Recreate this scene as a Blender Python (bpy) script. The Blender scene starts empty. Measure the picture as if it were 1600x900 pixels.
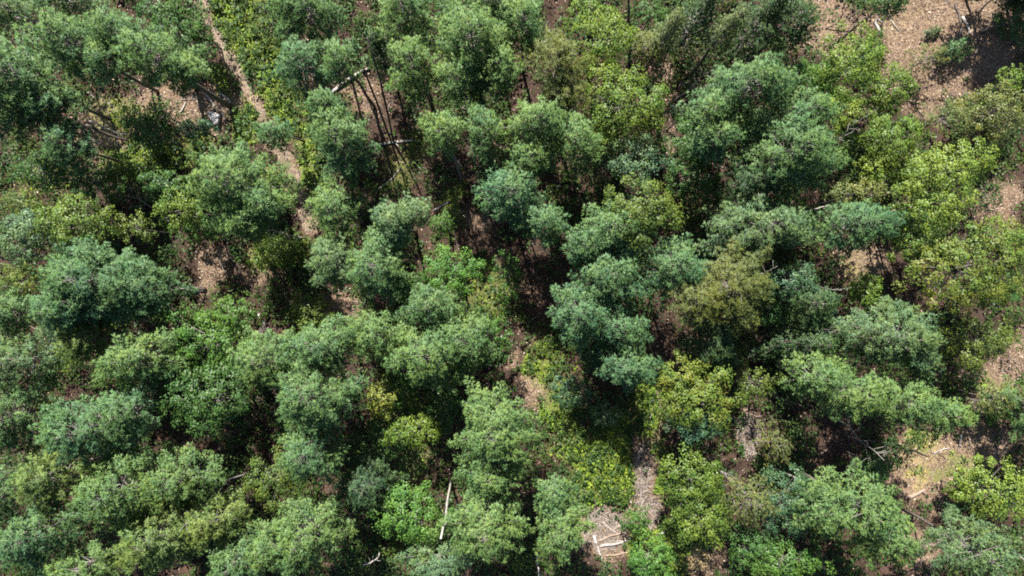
import bpy, math
import numpy as np
from mathutils import Vector

# ------------------------------------------------------------------ camera, sky, sun, exposure
scene = bpy.context.scene
CAM_H = 70.0                      # drone height above the forest floor, metres
cam_data = bpy.data.cameras.new('camera')
cam_data.sensor_width = 36.0
cam_data.lens = 24.0              # tan(half field of view) = 0.75
cam_data.clip_end = 3000.0
camera = bpy.data.objects.new('camera', cam_data)
scene.collection.objects.link(camera)
camera.location = (0, 0, CAM_H)   # straight down, image up = +Y
camera.rotation_euler = (0, 0, 0)
scene.camera = camera

SUN_EL = math.radians(51.0)
SHADOW = Vector((0.24, -1.0)).normalized()        # where shadows fall on the ground
world = bpy.data.worlds.new('World')
scene.world = world
world.use_nodes = True
wn = world.node_tree.nodes
sky = wn.new('ShaderNodeTexSky')
sky.sky_type = 'NISHITA'
sky.sun_disc = False
sky.sun_elevation = SUN_EL
sky.sun_rotation = math.atan2(-SHADOW.x, -SHADOW.y)
wn['Background'].inputs['Strength'].default_value = 0.05
world.node_tree.links.new(sky.outputs['Color'], wn['Background'].inputs['Color'])

sun_data = bpy.data.lights.new('sun', 'SUN')
sun_data.energy = 5.0
sun_data.angle = math.radians(0.55)
sun_data.color = (1.0, 0.95, 0.87)
sun = bpy.data.objects.new('sun', sun_data)
scene.collection.objects.link(sun)
sun.location = (0, 0, 120)
sun.rotation_euler = Vector((SHADOW.x * math.cos(SUN_EL), SHADOW.y * math.cos(SUN_EL), -math.sin(SUN_EL))).to_track_quat('-Z', 'Y').to_euler()

scene.view_settings.view_transform = 'Standard'
scene.view_settings.look = 'None'
scene.view_settings.gamma = 1.0
scene.view_settings.exposure = 1.93
scene.view_settings.use_curve_mapping = False
scene.cycles.max_bounces = 6
scene.cycles.diffuse_bounces = 4
scene.cycles.transmission_bounces = 4
scene.cycles.use_denoising = False
scene.cycles.filter_width = 1.8

# ------------------------------------------------------------------ helpers
def scale_at(z):
    """photo pixels per metre at height z"""
    return 1600.0 / (1.5 * (CAM_H - z))
def at(px, py, z=0.0):
    s = scale_at(z)
    return np.array([(px - 800.0) / s, (450.0 - py) / s, z])

def link(o):
    scene.collection.objects.link(o)
    return o
def mesh_obj(name, verts, faces, mat, parent=None, smooth=False, normals=None):
    """verts (n,3); faces (m,k) with one k for all"""
    verts = np.ascontiguousarray(verts, dtype=np.float32)
    faces = np.ascontiguousarray(faces, dtype=np.int32)
    m, k = faces.shape
    me = bpy.data.meshes.new(name)
    me.vertices.add(len(verts)); me.vertices.foreach_set('co', verts.ravel())
    me.loops.add(m * k); me.loops.foreach_set('vertex_index', faces.ravel())
    me.polygons.add(m); me.polygons.foreach_set('loop_start', np.arange(0, m * k, k, dtype=np.int32))
    if smooth:
        me.polygons.foreach_set('use_smooth', np.ones(m, dtype=bool))
    me.update(calc_edges=True)
    if normals is not None:          # soft foliage shading: leaves of one clump share most of their normal
        na_ = me.attributes.new('custom_normal', 'FLOAT_VECTOR', 'POINT')
        na_.data.foreach_set('vector', np.ascontiguousarray(normals, dtype=np.float32).ravel())
    me.materials.append(mat)
    o = link(bpy.data.objects.new(name, me))
    if parent is not None:
        o.parent = parent
    return o
def tag(o, label=None, cat=None, group=None, kind=None):
    if label: o['label'] = label
    if cat: o['category'] = cat
    if group: o['group'] = group
    if kind: o['kind'] = kind
    return o
def empty(name, loc):
    o = bpy.data.objects.new(name, None)
    o.empty_display_size = 0.3
    o.location = loc
    return link(o)
def unit(v):
    return v / np.maximum(np.linalg.norm(v, axis=-1, keepdims=True), 1e-9)

class Tubes:
    """collects tapered tubes of quads"""
    def __init__(self): self.v, self.f, self.cf, self.n = [], [], [], 0
    def add(self, pts, radii, sides=5, cap=True, wob=None):
        pts = np.asarray(pts, float); k = len(pts)
        t = unit(np.gradient(pts, axis=0))
        ref = np.array([0.0, 0.0, 1.0]) if abs(t[0][2]) < 0.9 else np.array([1.0, 0.0, 0.0])
        x = unit(np.cross(t, ref)); y = np.cross(t, x)
        a = np.linspace(0, 2 * np.pi, sides, endpoint=False)
        rr = np.asarray(radii, float)[:, None] * np.ones((k, sides))
        if wob is not None: rr = rr * wob.uniform(0.82, 1.18, (k, sides))
        ring = pts[:, None, :] + rr[..., None] * (np.cos(a)[None, :, None] * x[:, None, :] + np.sin(a)[None, :, None] * y[:, None, :])
        self.v.append(ring.reshape(-1, 3))
        i = np.arange(k - 1)[:, None]; j = np.arange(sides)[None, :]; j2 = (j + 1) % sides
        q = np.stack([i * sides + j, i * sides + j2, (i + 1) * sides + j2, (i + 1) * sides + j], -1).reshape(-1, 4) + self.n
        self.f.append(q); self.n += k * sides
        if cap:
            b0 = self.n - k * sides; e0 = self.n - sides
            self.v.append(np.array([pts[0], pts[-1]])); c0 = self.n; self.n += 2
            for m_ in range(sides):
                m2 = (m_ + 1) % sides
                self.cf.append((b0 + m2, b0 + m_, c0)); self.cf.append((e0 + m_, e0 + m2, c0 + 1))
    def build(self, name, mat, parent=None, smooth=True):
        v = np.concatenate(self.v); q = np.concatenate(self.f)
        tri = np.concatenate([q[:, [0, 1, 2]], q[:, [0, 2, 3]]])
        if self.cf: tri = np.concatenate([tri, np.array(self.cf)])
        return mesh_obj(name, v, tri, mat, parent, smooth)

# ------------------------------------------------------------------ materials
def new_mat(name):
    m = bpy.data.materials.new(name); m.use_nodes = True
    nt = m.node_tree; nt.nodes.clear()
    out = nt.nodes.new('ShaderNodeOutputMaterial')
    return m, nt, out
def node(nt, t, **kw):
    n = nt.nodes.new(t)
    for k, v in kw.items():
        if k in n.inputs: n.inputs[k].default_value = v
        else: setattr(n, k, v)
    return n
def mixc(nt, fac, a, b, blend='MIX'):
    n = nt.nodes.new('ShaderNodeMix'); n.data_type = 'RGBA'; n.blend_type = blend; n.clamp_result = False
    for i, v in ((0, fac), (6, a), (7, b)):
        if hasattr(v, 'links'): nt.links.new(v, n.inputs[i])
        else: n.inputs[i].default_value = v if i == 0 else (*v[:3], 1.0)
    return n.outputs[2]
def ramp(nt, src, stops):
    n = nt.nodes.new('ShaderNodeValToRGB'); nt.links.new(src, n.inputs[0])
    e = n.color_ramp.elements
    while len(e) < len(stops): e.new(0.5)
    for el, (p, c) in zip(e, stops): el.position = p; el.color = (*c, 1) if len(c) == 3 else c
    return n.outputs[0]
def math_n(nt, op, a, b=None, clamp=False):
    n = nt.nodes.new('ShaderNodeMath'); n.operation = op; n.use_clamp = clamp
    for i, v in ((0, a), (1, b)):
        if v is None: continue
        if hasattr(v, 'links'): nt.links.new(v, n.inputs[i])
        else: n.inputs[i].default_value = v
    return n.outputs[0]

def foliage_mat(name, alt, alt_amount, rough=0.55, transl=0.32, fixed=None, spread=0.26, clump=1.1):
    """object colour as the leaf colour; each leaf and each clump of leaves varies around it"""
    m, nt, out = new_mat(name)
    L = nt.links.new
    if fixed is None:
        col = node(nt, 'ShaderNodeObjectInfo').outputs['Color']
    else:
        c = node(nt, 'ShaderNodeRGB'); c.outputs[0].default_value = (*fixed, 1); col = c.outputs[0]
    geo = node(nt, 'ShaderNodeNewGeometry')
    tc = node(nt, 'ShaderNodeTexCoord')
    n1 = node(nt, 'ShaderNodeTexNoise', Scale=clump, Detail=2.0); L(geo.outputs['Position'], n1.inputs['Vector'])
    # clump-sized drift toward a second leaf colour
    f = ramp(nt, n1.outputs[0], [(0.42, (0, 0, 0)), (0.68, (1, 1, 1))])
    fa = math_n(nt, 'MULTIPLY', f, alt_amount)
    c1 = mixc(nt, fa, col, mixc(nt, 1.0, col, alt, 'MULTIPLY'))
    n4 = node(nt, 'ShaderNodeTexNoise', Scale=0.33, Detail=2.0); L(geo.outputs['Position'], n4.inputs['Vector'])
    c1 = mixc(nt, 1.0, c1, ramp(nt, n4.outputs[0], [(0.32, (0.82, 0.92, 1.08)), (0.5, (1, 1, 1)), (0.68, (1.14, 1.06, 0.9))]), 'MULTIPLY')
    n3 = node(nt, 'ShaderNodeTexNoise', Scale=3.2, Detail=1.0); L(geo.outputs['Position'], n3.inputs['Vector'])
    c1 = mixc(nt, 1.0, c1, ramp(nt, n3.outputs[0], [(0.3, (0.75, 0.8, 0.82)), (0.5, (1, 1, 1)), (0.7, (1.4, 1.28, 1.05))]), 'MULTIPLY')
    # each leaf a little lighter or darker
    v = ramp(nt, geo.outputs['Random Per Island'], [(0.0, (1 - spread,) * 3), (1.0, (1 + spread,) * 3)])
    c2 = mixc(nt, 1.0, c1, v, 'MULTIPLY')
    b = node(nt, 'ShaderNodeBsdfPrincipled'); b.inputs['Roughness'].default_value = rough
    b.inputs['Specular IOR Level'].default_value = 0.22
    L(c2, b.inputs['Base Color'])
    t = node(nt, 'ShaderNodeBsdfTranslucent'); L(mixc(nt, 1.0, c2, (1.15, 1.2, 0.7), 'MULTIPLY'), t.inputs['Color'])
    mx = node(nt, 'ShaderNodeMixShader'); mx.inputs[0].default_value = transl
    L(b.outputs[0], mx.inputs[1]); L(t.outputs[0], mx.inputs[2]); L(mx.outputs[0], out.inputs[0])
    return m

def bark_mat(name, c0, c1, scale=6.0, dark=None):
    m, nt, out = new_mat(name); L = nt.links.new
    geo = node(nt, 'ShaderNodeNewGeometry')
    n1 = node(nt, 'ShaderNodeTexNoise', Scale=scale, Detail=5.0, Roughness=0.7); L(geo.outputs['Position'], n1.inputs['Vector'])
    c = ramp(nt, n1.outputs[0], [(0.35, c0), (0.65, c1)])
    if dark is not None:
        n2 = node(nt, 'ShaderNodeTexNoise', Scale=2.3, Detail=3.0); L(geo.outputs['Position'], n2.inputs['Vector'])
        c = mixc(nt, ramp(nt, n2.outputs[0], [(0.56, (0, 0, 0)), (0.64, (1, 1, 1))]), c, dark)
    b = node(nt, 'ShaderNodeBsdfPrincipled'); b.inputs['Roughness'].default_value = 0.85
    L(c, b.inputs['Base Color'])
    bp = node(nt, 'ShaderNodeBump'); bp.inputs['Strength'].default_value = 0.5; bp.inputs['Distance'].default_value = 0.03
    L(n1.outputs[0], bp.inputs['Height']); L(bp.outputs[0], b.inputs['Normal'])
    L(b.outputs[0], out.inputs[0])
    return m

M_NEEDLE = foliage_mat('pine_needles', (1.22, 1.12, 0.85), 0.8, rough=0.5, transl=0.36, spread=0.13)
M_LEAF = foliage_mat('broad_leaves', (1.22, 1.1, 0.85), 0.7, rough=0.45, transl=0.35, spread=0.26, clump=0.8)
M_AUTUMN = foliage_mat('turning_leaves', (1.7, 0.9, 0.8), 0.55, rough=0.5, transl=0.35, spread=0.26, clump=0.75)
M_BARK = bark_mat('grey_brown_bark', (0.035, 0.026, 0.02), (0.13, 0.11, 0.095))
M_LIMB = bark_mat('grey_limb_bark', (0.07, 0.06, 0.055), (0.16, 0.145, 0.135))
M_DEAD = bark_mat('weathered_dead_wood', (0.12, 0.105, 0.095), (0.30, 0.275, 0.25))
M_BIRCH = bark_mat('white_birch_bark', (0.20, 0.18, 0.16), (0.37, 0.35, 0.325), dark=(0.10, 0.08, 0.07))
M_BROWNLOG = bark_mat('brown_log_bark', (0.10, 0.07, 0.05), (0.27, 0.2, 0.15))
M_DARKLOG = bark_mat('dark_log_bark', (0.02, 0.016, 0.013), (0.09, 0.07, 0.06))

# ------------------------------------------------------------------ ground
rg = np.random.default_rng(11)
def blobs_field(X, Y, blobs):
    f = np.zeros_like(X)
    s = scale_at(0)
    for (px, py, rx, ry, *w) in blobs:
        cx, cy, _ = at(px, py)
        d = np.sqrt(((X - cx) / (rx / s)) ** 2 + ((Y - cy) / (ry / s)) ** 2)
        f = np.maximum(f, np.clip(1.45 - d, 0, 1) * (w[0] if w else 1.0))
    return f
def line_field(X, Y, pts, w):
    f = np.zeros_like(X); s = scale_at(0); w = w / s
    P = [at(*p)[:2] for p in pts]
    for a, b in zip(P[:-1], P[1:]):
        d = b - a
        t = np.clip(((X - a[0]) * d[0] + (Y - a[1]) * d[1]) / (d @ d), 0, 1)
        r = np.hypot(X - a[0] - t * d[0], Y - a[1] - t * d[1])
        f = np.maximum(f, np.clip(1.6 - r / w, 0, 1))
    return f
PH = rg.uniform(0, 6.28, (24, 2)); KD = rg.normal(0, 1, (24, 2)); KD = KD / np.linalg.norm(KD, axis=1)[:, None]
def wobble(X, Y, wave):
    f = 0
    for i in range(8):
        k = 6.28 / (wave * (0.6 + 0.12 * i))
        f = f + np.sin(k * (KD[i, 0] * X + KD[i, 1] * Y) + PH[i, 0]) * np.sin(k * 0.8 * (KD[i + 8, 0] * X + KD[i + 8, 1] * Y) + PH[i, 1])
    return f / 3.0

TRACK = [(300, -60), (313, 0), (330, 45), (345, 66), (362, 96), (385, 135), (408, 175), (440, 235), (460, 275), (478, 312), (488, 365)]
GRASS = [(368, 30, 36, 45), (388, 80, 24, 40), (425, 110, 34, 62), (440, 165, 30, 40), (388, 185, 26, 45), (330, 20, 16, 30), (345, 120, 20, 30),
         (450, 200, 26, 24), (480, 250, 20, 60, .8), (430, 300, 30, 40, .7), (440, 390, 60, 40, .7), (395, 25, 40, 40, .7),
         (945, 745, 60, 48), (900, 700, 40, 40, .9), (1010, 640, 18, 70, .9), (1030, 740, 18, 60, .9), (960, 690, 50, 60, .7), (870, 630, 40, 40, .8), (850, 570, 40, 60, .6),
         (1015, 850, 45, 40), (1040, 880, 40, 30), (760, 460, 60, 70, .55), (710, 320, 18, 40, .7), (650, 230, 30, 40, .5), (620, 270, 30, 50, .5),
         (1440, 690, 30, 18, .9), (1440, 740, 25, 15, .7), (1500, 740, 35, 25, .8), (1340, 420, 40, 60, .4), (1360, 250, 60, 60, .7), (1550, 620, 50, 40, .6), (1440, 350, 40, 50, .8),
         (180, 180, 60, 50, .6), (230, 250, 90, 40, .7), (60, 280, 80, 40, .5), (310, 230, 60, 50, .5), (620, 640, 60, 60, .5), (640, 720, 60, 60, .5)]
BARE = [(1440, 40, 85, 70), (1500, 20, 60, 50), (1470, 120, 70, 45), (1420, 90, 60, 60), (1300, 60, 60, 40, .8), (1280, 20, 60, 30, .8), (1550, 95, 50, 50, .8), (1440, 165, 40, 30, .7),
        (1350, 405, 45, 30), (1560, 330, 40, 60, .8), (1440, 735, 60, 60), (1500, 700, 50, 40, .7), (1430, 860, 40, 40, .8), (1560, 600, 60, 60, .7), (1540, 700, 60, 30, .8),
        (945, 830, 44, 48), (1003, 745, 17, 64), (1012, 800, 25, 30), (1170, 680, 22, 40), (1025, 640, 7, 80, .9), (1040, 125, 22, 30), (1045, 250, 15, 60, .8),
        (835, 600, 14, 20, .9), (330, 425, 30, 40), (400, 430, 50, 20, .6), (547, 480, 40, 26), (270, 160, 90, 36, .95), (340, 165, 28, 40), (160, 195, 60, 50, .9),
        (560, 140, 60, 40, .6), (750, 350, 40, 30, .6), (830, 610, 25, 30, .6), (1600, 540, 30, 40, .8), (1100, 880, 60, 30, .5), (800, 560, 14, 30, .7), (30, 300, 40, 10, .7), (462, 278, 16, 36), (482, 338, 12, 32), (425, 210, 8, 30, .9)]
SLASH = [(1003, 745, 15, 62), (1014, 800, 20, 28), (945, 828, 40, 40), (1170, 680, 22, 40)]      # debris strips that stay bare of grass
SHADE = [(600, 170, 40, 80), (625, 250, 50, 60), (690, 320, 50, 40), (745, 355, 50, 50), (800, 420, 70, 60), (850, 450, 50, 40), (1040, 530, 40, 60), (720, 260, 30, 50), (330, 420, 50, 40), (1420, 420, 50, 50), (1300, 690, 60, 50), (640, 730, 60, 50), (310, 680, 60, 30)]   # deep shade where little grows
GOLD = [(1440, 690, 30, 18), (1440, 745, 25, 12), (1435, 715, 50, 40, .55), (1050, 270, 12, 30, .9), (410, 390, 60, 40, .4), (1320, 410, 16, 20, .8), (1090, 860, 20, 30, .8), (1400, 20, 60, 50, .4)]

gx = np.concatenate([np.linspace(-600, -72, 14)[:-1], np.arange(-72, 72.01, 0.6), np.linspace(72, 600, 14)[1:]])
gy = np.concatenate([np.linspace(-600, -46, 14)[:-1], np.arange(-46, 46.01, 0.6), np.linspace(46, 600, 14)[1:]])
GX, GY = np.meshgrid(gx, gy)
def ground_z(X, Y):
    return 0.28 * wobble(X, Y, 17.0) + 0.07 * wobble(Y, X, 4.0)
GZ = ground_z(GX, GY) + rg.normal(0, 0.025, GX.shape)
def cover(X, Y):
    jx, jy = X + 0.9 * wobble(X, Y, 5.0), Y + 0.9 * wobble(Y, X, 4.3)
    track = line_field(X + 0.25 * wobble(X, Y, 3.0), Y, TRACK, 6.0)
    grass = blobs_field(jx, jy, GRASS); bare = np.maximum(blobs_field(jx, jy, BARE), track); gold = blobs_field(jx, jy, GOLD)
    return grass * (1 - 0.85 * np.maximum(track, blobs_field(jx, jy, SLASH))), bare, gold
gr, ba, go = cover(GX, GY)
nyv, nxv = GX.shape
ii, jj = np.meshgrid(np.arange(nyv - 1), np.arange(nxv - 1), indexing='ij')
v00 = (ii * nxv + jj).ravel()
quads = np.stack([v00, v00 + 1, v00 + nxv + 1, v00 + nxv], -1)

m, nt, out = new_mat('forest_floor'); L = nt.links.new
geo = node(nt, 'ShaderNodeNewGeometry'); at_n = node(nt, 'ShaderNodeAttribute'); at_n.attribute_name = 'cover'
sep = node(nt, 'ShaderNodeSeparateColor'); L(at_n.outputs['Color'], sep.inputs[0])
na = node(nt, 'ShaderNodeTexNoise', Scale=0.5, Detail=5.0, Roughness=0.65); L(geo.outputs['Position'], na.inputs['Vector'])
nb = node(nt, 'ShaderNodeTexNoise', Scale=5.0, Detail=6.0, Roughness=0.75); L(geo.outputs['Position'], nb.inputs['Vector'])
vo = node(nt, 'ShaderNodeTexVoronoi', Scale=7.0); L(geo.outputs['Position'], vo.inputs['Vector'])
sv = node(nt, 'ShaderNodeSeparateColor'); L(vo.outputs['Color'], sv.inputs[0])
duff = ramp(nt, na.outputs[0], [(0.3, (0.016, 0.011, 0.008)), (0.55, (0.034, 0.022, 0.016)), (0.75, (0.062, 0.040, 0.029))])
duff = mixc(nt, 0.75, duff, ramp(nt, nb.outputs[0], [(0.3, (0.35, 0.35, 0.35)), (0.5, (1, 1, 1)), (0.72, (2.3, 2.0, 1.8))]), 'MULTIPLY')
bare_c = ramp(nt, nb.outputs[0], [(0.25, (0.045, 0.029, 0.020)), (0.5, (0.112, 0.077, 0.050)), (0.72, (0.188, 0.138, 0.092))])
chips = ramp(nt, sv.outputs[0], [(0.0, (0.05, 0.03, 0.02)), (0.5, (0.106, 0.073, 0.047)), (0.9, (0.18, 0.136, 0.095)), (1.0, (0.32, 0.24, 0.18))])
bare_c = mixc(nt, 0.5, bare_c, chips)
gold_c = ramp(nt, nb.outputs[0], [(0.3, (0.11, 0.08, 0.04)), (0.7, (0.26, 0.205, 0.10))])
grass_c = ramp(nt, nb.outputs[0], [(0.3, (0.04, 0.055, 0.014)), (0.7, (0.13, 0.16, 0.035))])
def soft(src):
    s_ = math_n(nt, 'ADD', src, math_n(nt, 'MULTIPLY', math_n(nt, 'SUBTRACT', nb.outputs[0], 0.5), 1.3))
    return ramp(nt, s_, [(0.35, (0, 0, 0)), (0.65, (1, 1, 1))])
c = mixc(nt, soft(sep.outputs[1]), duff, bare_c)
c = mixc(nt, soft(sep.outputs[2]), c, gold_c)
c = mixc(nt, math_n(nt, 'MULTIPLY', soft(sep.outputs[0]), 0.8), c, grass_c)
b = node(nt, 'ShaderNodeBsdfPrincipled'); b.inputs['Roughness'].default_value = 0.95; b.inputs['Specular IOR Level'].default_value = 0.15
L(c, b.inputs['Base Color'])
bp = node(nt, 'ShaderNodeBump'); bp.inputs['Strength'].default_value = 0.8; bp.inputs['Distance'].default_value = 0.12
L(nb.outputs[0], bp.inputs['Height']); L(bp.outputs[0], b.inputs['Normal']); L(b.outputs[0], out.inputs[0])
ground = mesh_obj('ground', np.stack([GX, GY, GZ], -1).reshape(-1, 3), quads, m, smooth=True)
ca = ground.data.attributes.new('cover', 'FLOAT_COLOR', 'POINT')
ca.data.foreach_set('color', np.stack([gr, ba, go, np.ones_like(gr)], -1).astype(np.float32).ravel())
tag(ground, kind='structure')

# the dirt track: a worn strip laid on the ground, its ragged rims sunk under the floor
def ground_mesh_z(x, y):
    i_ = np.clip(np.searchsorted(gx, x) - 1, 0, len(gx) - 2); j_ = np.clip(np.searchsorted(gy, y) - 1, 0, len(gy) - 2)
    fx = (x - gx[i_]) / (gx[i_ + 1] - gx[i_]); fy = (y - gy[j_]) / (gy[j_ + 1] - gy[j_])
    return (GZ[j_, i_] * (1 - fx) + GZ[j_, i_ + 1] * fx) * (1 - fy) + (GZ[j_ + 1, i_] * (1 - fx) + GZ[j_ + 1, i_ + 1] * fx) * fy
tp = np.array([at(*p)[:2] for p in TRACK])
tl = np.concatenate([[0], np.cumsum(np.linalg.norm(np.diff(tp, axis=0), axis=1))])
tu = np.arange(0, tl[-1], 0.22)
tc_ = np.stack([np.interp(tu, tl, tp[:, 0]), np.interp(tu, tl, tp[:, 1])], -1)
tn = unit(np.gradient(tc_, axis=0)); tn = np.stack([-tn[:, 1], tn[:, 0]], -1)
na_c = 7
off_ = np.linspace(-1, 1, na_c)[None, :] * (0.82 + 0.25 * np.clip((tu - 22) / 6, 0, 1) + 0.2 * np.sin(tu * 0.7) + 0.14 * np.sin(tu * 3.1 + 1) + rg.normal(0, 0.11, len(tu)))[:, None]
TXY = tc_[:, None, :] + tn[:, None, :] * off_[..., None]
rim = np.array([-0.10, 0.012, 0.02, 0.035, 0.02, 0.012, -0.10])
TZ = ground_mesh_z(TXY[..., 0].ravel(), TXY[..., 1].ravel()).reshape(TXY.shape[:2]) + rim[None, :] + rg.normal(0, 0.006, TXY.shape[:2])
ti, tj = np.meshgrid(np.arange(len(tu) - 1), np.arange(na_c - 1), indexing='ij'); t0 = (ti * na_c + tj).ravel()
m, nt, out = new_mat('worn_tan_soil'); geo = node(nt, 'ShaderNodeNewGeometry')
na = node(nt, 'ShaderNodeTexNoise', Scale=2.2, Detail=6.0, Roughness=0.75); nt.links.new(geo.outputs['Position'], na.inputs['Vector'])
c = ramp(nt, na.outputs[0], [(0.3, (0.05, 0.036, 0.024)), (0.5, (0.12, 0.088, 0.059)), (0.7, (0.19, 0.145, 0.10))])
nv = node(nt, 'ShaderNodeTexNoise', Scale=0.9, Detail=4.0); nt.links.new(geo.outputs['Position'], nv.inputs['Vector'])
c = mixc(nt, ramp(nt, nv.outputs[0], [(0.55, (0, 0, 0)), (0.66, (1, 1, 1))]), c, (0.060, 0.064, 0.024))
b = node(nt, 'ShaderNodeBsdfPrincipled'); b.inputs['Roughness'].default_value = 0.95
bp = node(nt, 'ShaderNodeBump'); bp.inputs['Strength'].default_value = 0.7; bp.inputs['Distance'].default_value = 0.08
nt.links.new(na.outputs[0], bp.inputs['Height']); nt.links.new(bp.outputs[0], b.inputs['Normal'])
nt.links.new(c, b.inputs['Base Color']); nt.links.new(b.outputs[0], out.inputs[0])
tag(mesh_obj('dirt_track', np.concatenate([TXY, TZ[..., None]], -1).reshape(-1, 3), np.stack([t0, t0 + na_c, t0 + na_c + 1, t0 + 1], -1), m, smooth=True), kind='structure')

# ------------------------------------------------------------------ trees
UP = np.array([0.0, 0.0, 1.0])
def rotm(a):
    c_, s_ = math.cos(a), math.sin(a)
    return np.array([[c_, -s_], [s_, c_]])

NEEDLE = {  # whorl shape and tuft shape of each conifer kind
    'pine':   dict(sp=0.118, tsp=0.165, k=9, ln=0.28, w=0.042, cone=0.72, up=0.12, prof='round', clen=2.35),
    'red':    dict(sp=0.30, tsp=0.25, k=15, ln=0.34, w=0.038, cone=1.1, up=0.55, prof='round', clen=1.9),
    'soft':   dict(sp=0.22, tsp=0.16, k=8, ln=0.18, w=0.05, cone=0.9, up=0.20, prof='round', clen=2.0),
    'spruce': dict(sp=0.22, tsp=0.15, k=8, ln=0.18, w=0.055, cone=0.8, up=0.15, prof='cone', clen=6.0, nb0=60, nb=12),
}
def conifer_lobe(rng, kind, cx, cy, a, b, ang, ztop, clen, dens, tubes):
    """one leader with whorls of boughs; returns tuft points and directions"""
    K = NEEDLE[kind]
    R = math.sqrt(a * b)
    nb = int(np.clip(K.get('nb0', 20) + K.get('nb', 4.3) * R * R, 20, 135) * dens)
    p1, p2, p3 = rng.uniform(0, 6.28, 3)
    A = rotm(ang)
    P, D = [], []
    for i in range(nb):
        t = (np.floor((i + 0.5) / 5) * 5 + 2.5 + rng.normal(0, 0.7)) / (nb + 3); t = min(max(t, 0.0), 0.99) ** 0.85
        az = i * 1.2566 + (i // 5) * 0.77 + rng.normal(0, 0.2)
        if K['prof'] == 'cone':
            prof = (1 - t) ** 0.9 + 0.05; rise = -0.15 + 0.5 * t
        else:
            prof = (0.8 + 0.2 * min(1, t / 0.2)) * (1 - t ** 1.15) ** 0.66 + 0.07; rise = 0.0 + 0.7 * t ** 1.4
        lob = 1 + 0.13 * math.sin(2 * az + p1) + 0.12 * math.sin(3 * az + p2 + 2 * t) + 0.12 * math.sin(5 * az + p3 + 5 * t)
        Lb = max(0.35, R * prof * lob * rng.uniform(0.72, 1.2))
        rise += rng.normal(0, 0.09)
        z0 = ztop - clen * (1 - t) * 0.95 - max(0, rise) * Lb * 0.7
        d2 = np.array([math.cos(az), math.sin(az)])
        d2 = A @ (A.T @ d2 * np.array([a / R, b / R]))
        u0 = 0.12 if Lb < 1.0 else (0.34 if Lb < 2.0 else 0.42)
        n = max(3, int(Lb * (1 - u0) / K['sp']) + 2)
        u = np.linspace(u0, 1.0, n)
        def pt(q):
            q = np.asarray(q)[..., None]
            return np.array([cx, cy, z0]) + np.concatenate([d2 * Lb * q, (rise * Lb * q ** 1.5 + 0.13 * Lb * q ** 3)], -1)
        B = pt(u)
        side = np.where(np.arange(n) % 2 == 0, 1.0, -1.0)
        d3 = unit(np.array([d2[0], d2[1], rise * 1.1])); pr = np.array([-d3[1], d3[0], 0.0])
        sl = np.clip((0.17 + 0.34 * Lb * (1 - u) + 0.09 * np.sin(np.pi * np.clip((u - u0) / (1 - u0), 0, 1))) * rng.uniform(0.75, 1.25, n), 0.15, 1.15)
        sd = unit(d3[None, :] * 0.75 + pr[None, :] * (side * rng.uniform(0.45, 0.95, n))[:, None] + UP[None, :] * rng.uniform(-0.1, 0.75, n)[:, None])
        sd[-1] = unit(d3 + UP * 0.15)
        nt_ = np.maximum(2, (sl / K['tsp']).astype(int))
        for j in range(n):
            v = np.linspace(0.25, 1.0, nt_[j]) * sl[j]
            pts = B[j] + sd[j] * v[:, None] + rng.normal(0, 0.085, (nt_[j], 3))
            P.append(pts)
            D.append(unit(sd[j][None, :] + UP * K['up'] + rng.normal(0, 0.25, (nt_[j], 3))))
        tubes.add(pt([0, 0.5, 0.96]), [0.028 + 0.012 * Lb, 0.02 + 0.006 * Lb, 0.007], 3, cap=False)
        if rng.random() < 0.30:
            j = rng.integers(0, n)
            tubes.add([B[j], B[j] + sd[j] * sl[j] * 0.8], [0.013, 0.006], 3, cap=False)
    # leader
    P.append(np.array([cx, cy, ztop]) + rng.normal(0, 0.08, (5, 3))); D.append(np.tile(UP, (5, 1)))
    return np.concatenate(P), np.concatenate(D)

def needle_mesh(rng, kind, P, D):
    K = NEEDLE[kind]; k = K['k']; n = len(P)
    Pk = np.repeat(P, k, 0); Dk = np.repeat(D, k, 0)
    d = unit(Dk * 0.8 + rng.normal(0, 1, Dk.shape) * K['cone'] * 0.62)
    ln = K['ln'] * rng.uniform(0.7, 1.25, (n * k, 1))
    face = unit(UP * 0.9 + rng.normal(0, 0.65, Dk.shape))
    sd = unit(np.cross(d, face)) * (K['w'] * rng.uniform(0.7, 1.2, (n * k, 1)))
    o = Pk + d * 0.02
    V = np.stack([o + d * ln * 0.35 - sd, o + d * ln * 0.35 + sd, o + d * ln], 1)
    V[:, 0] -= d * ln * 0.0
    # kite: base, two shoulders, tip as two triangles would double the count; a triangle starting behind the shoulder is enough
    V[:, 0] -= d * ln * 0.30; V[:, 1] -= d * ln * 0.10
    nf = unit(np.cross(V[:, 1] - V[:, 0], V[:, 2] - V[:, 0]))
    soft_n = unit(UP * 0.5 + Dk * 0.75 + rng.normal(0, 0.12, Dk.shape))
    flip = (nf * soft_n).sum(1) < 0
    V[flip] = V[flip][:, [1, 0, 2]]; nf[flip] *= -1
    N = unit(soft_n + nf * 0.45)
    return V.reshape(-1, 3), np.arange(n * k * 3).reshape(-1, 3), np.repeat(N, 3, 0)

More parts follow.
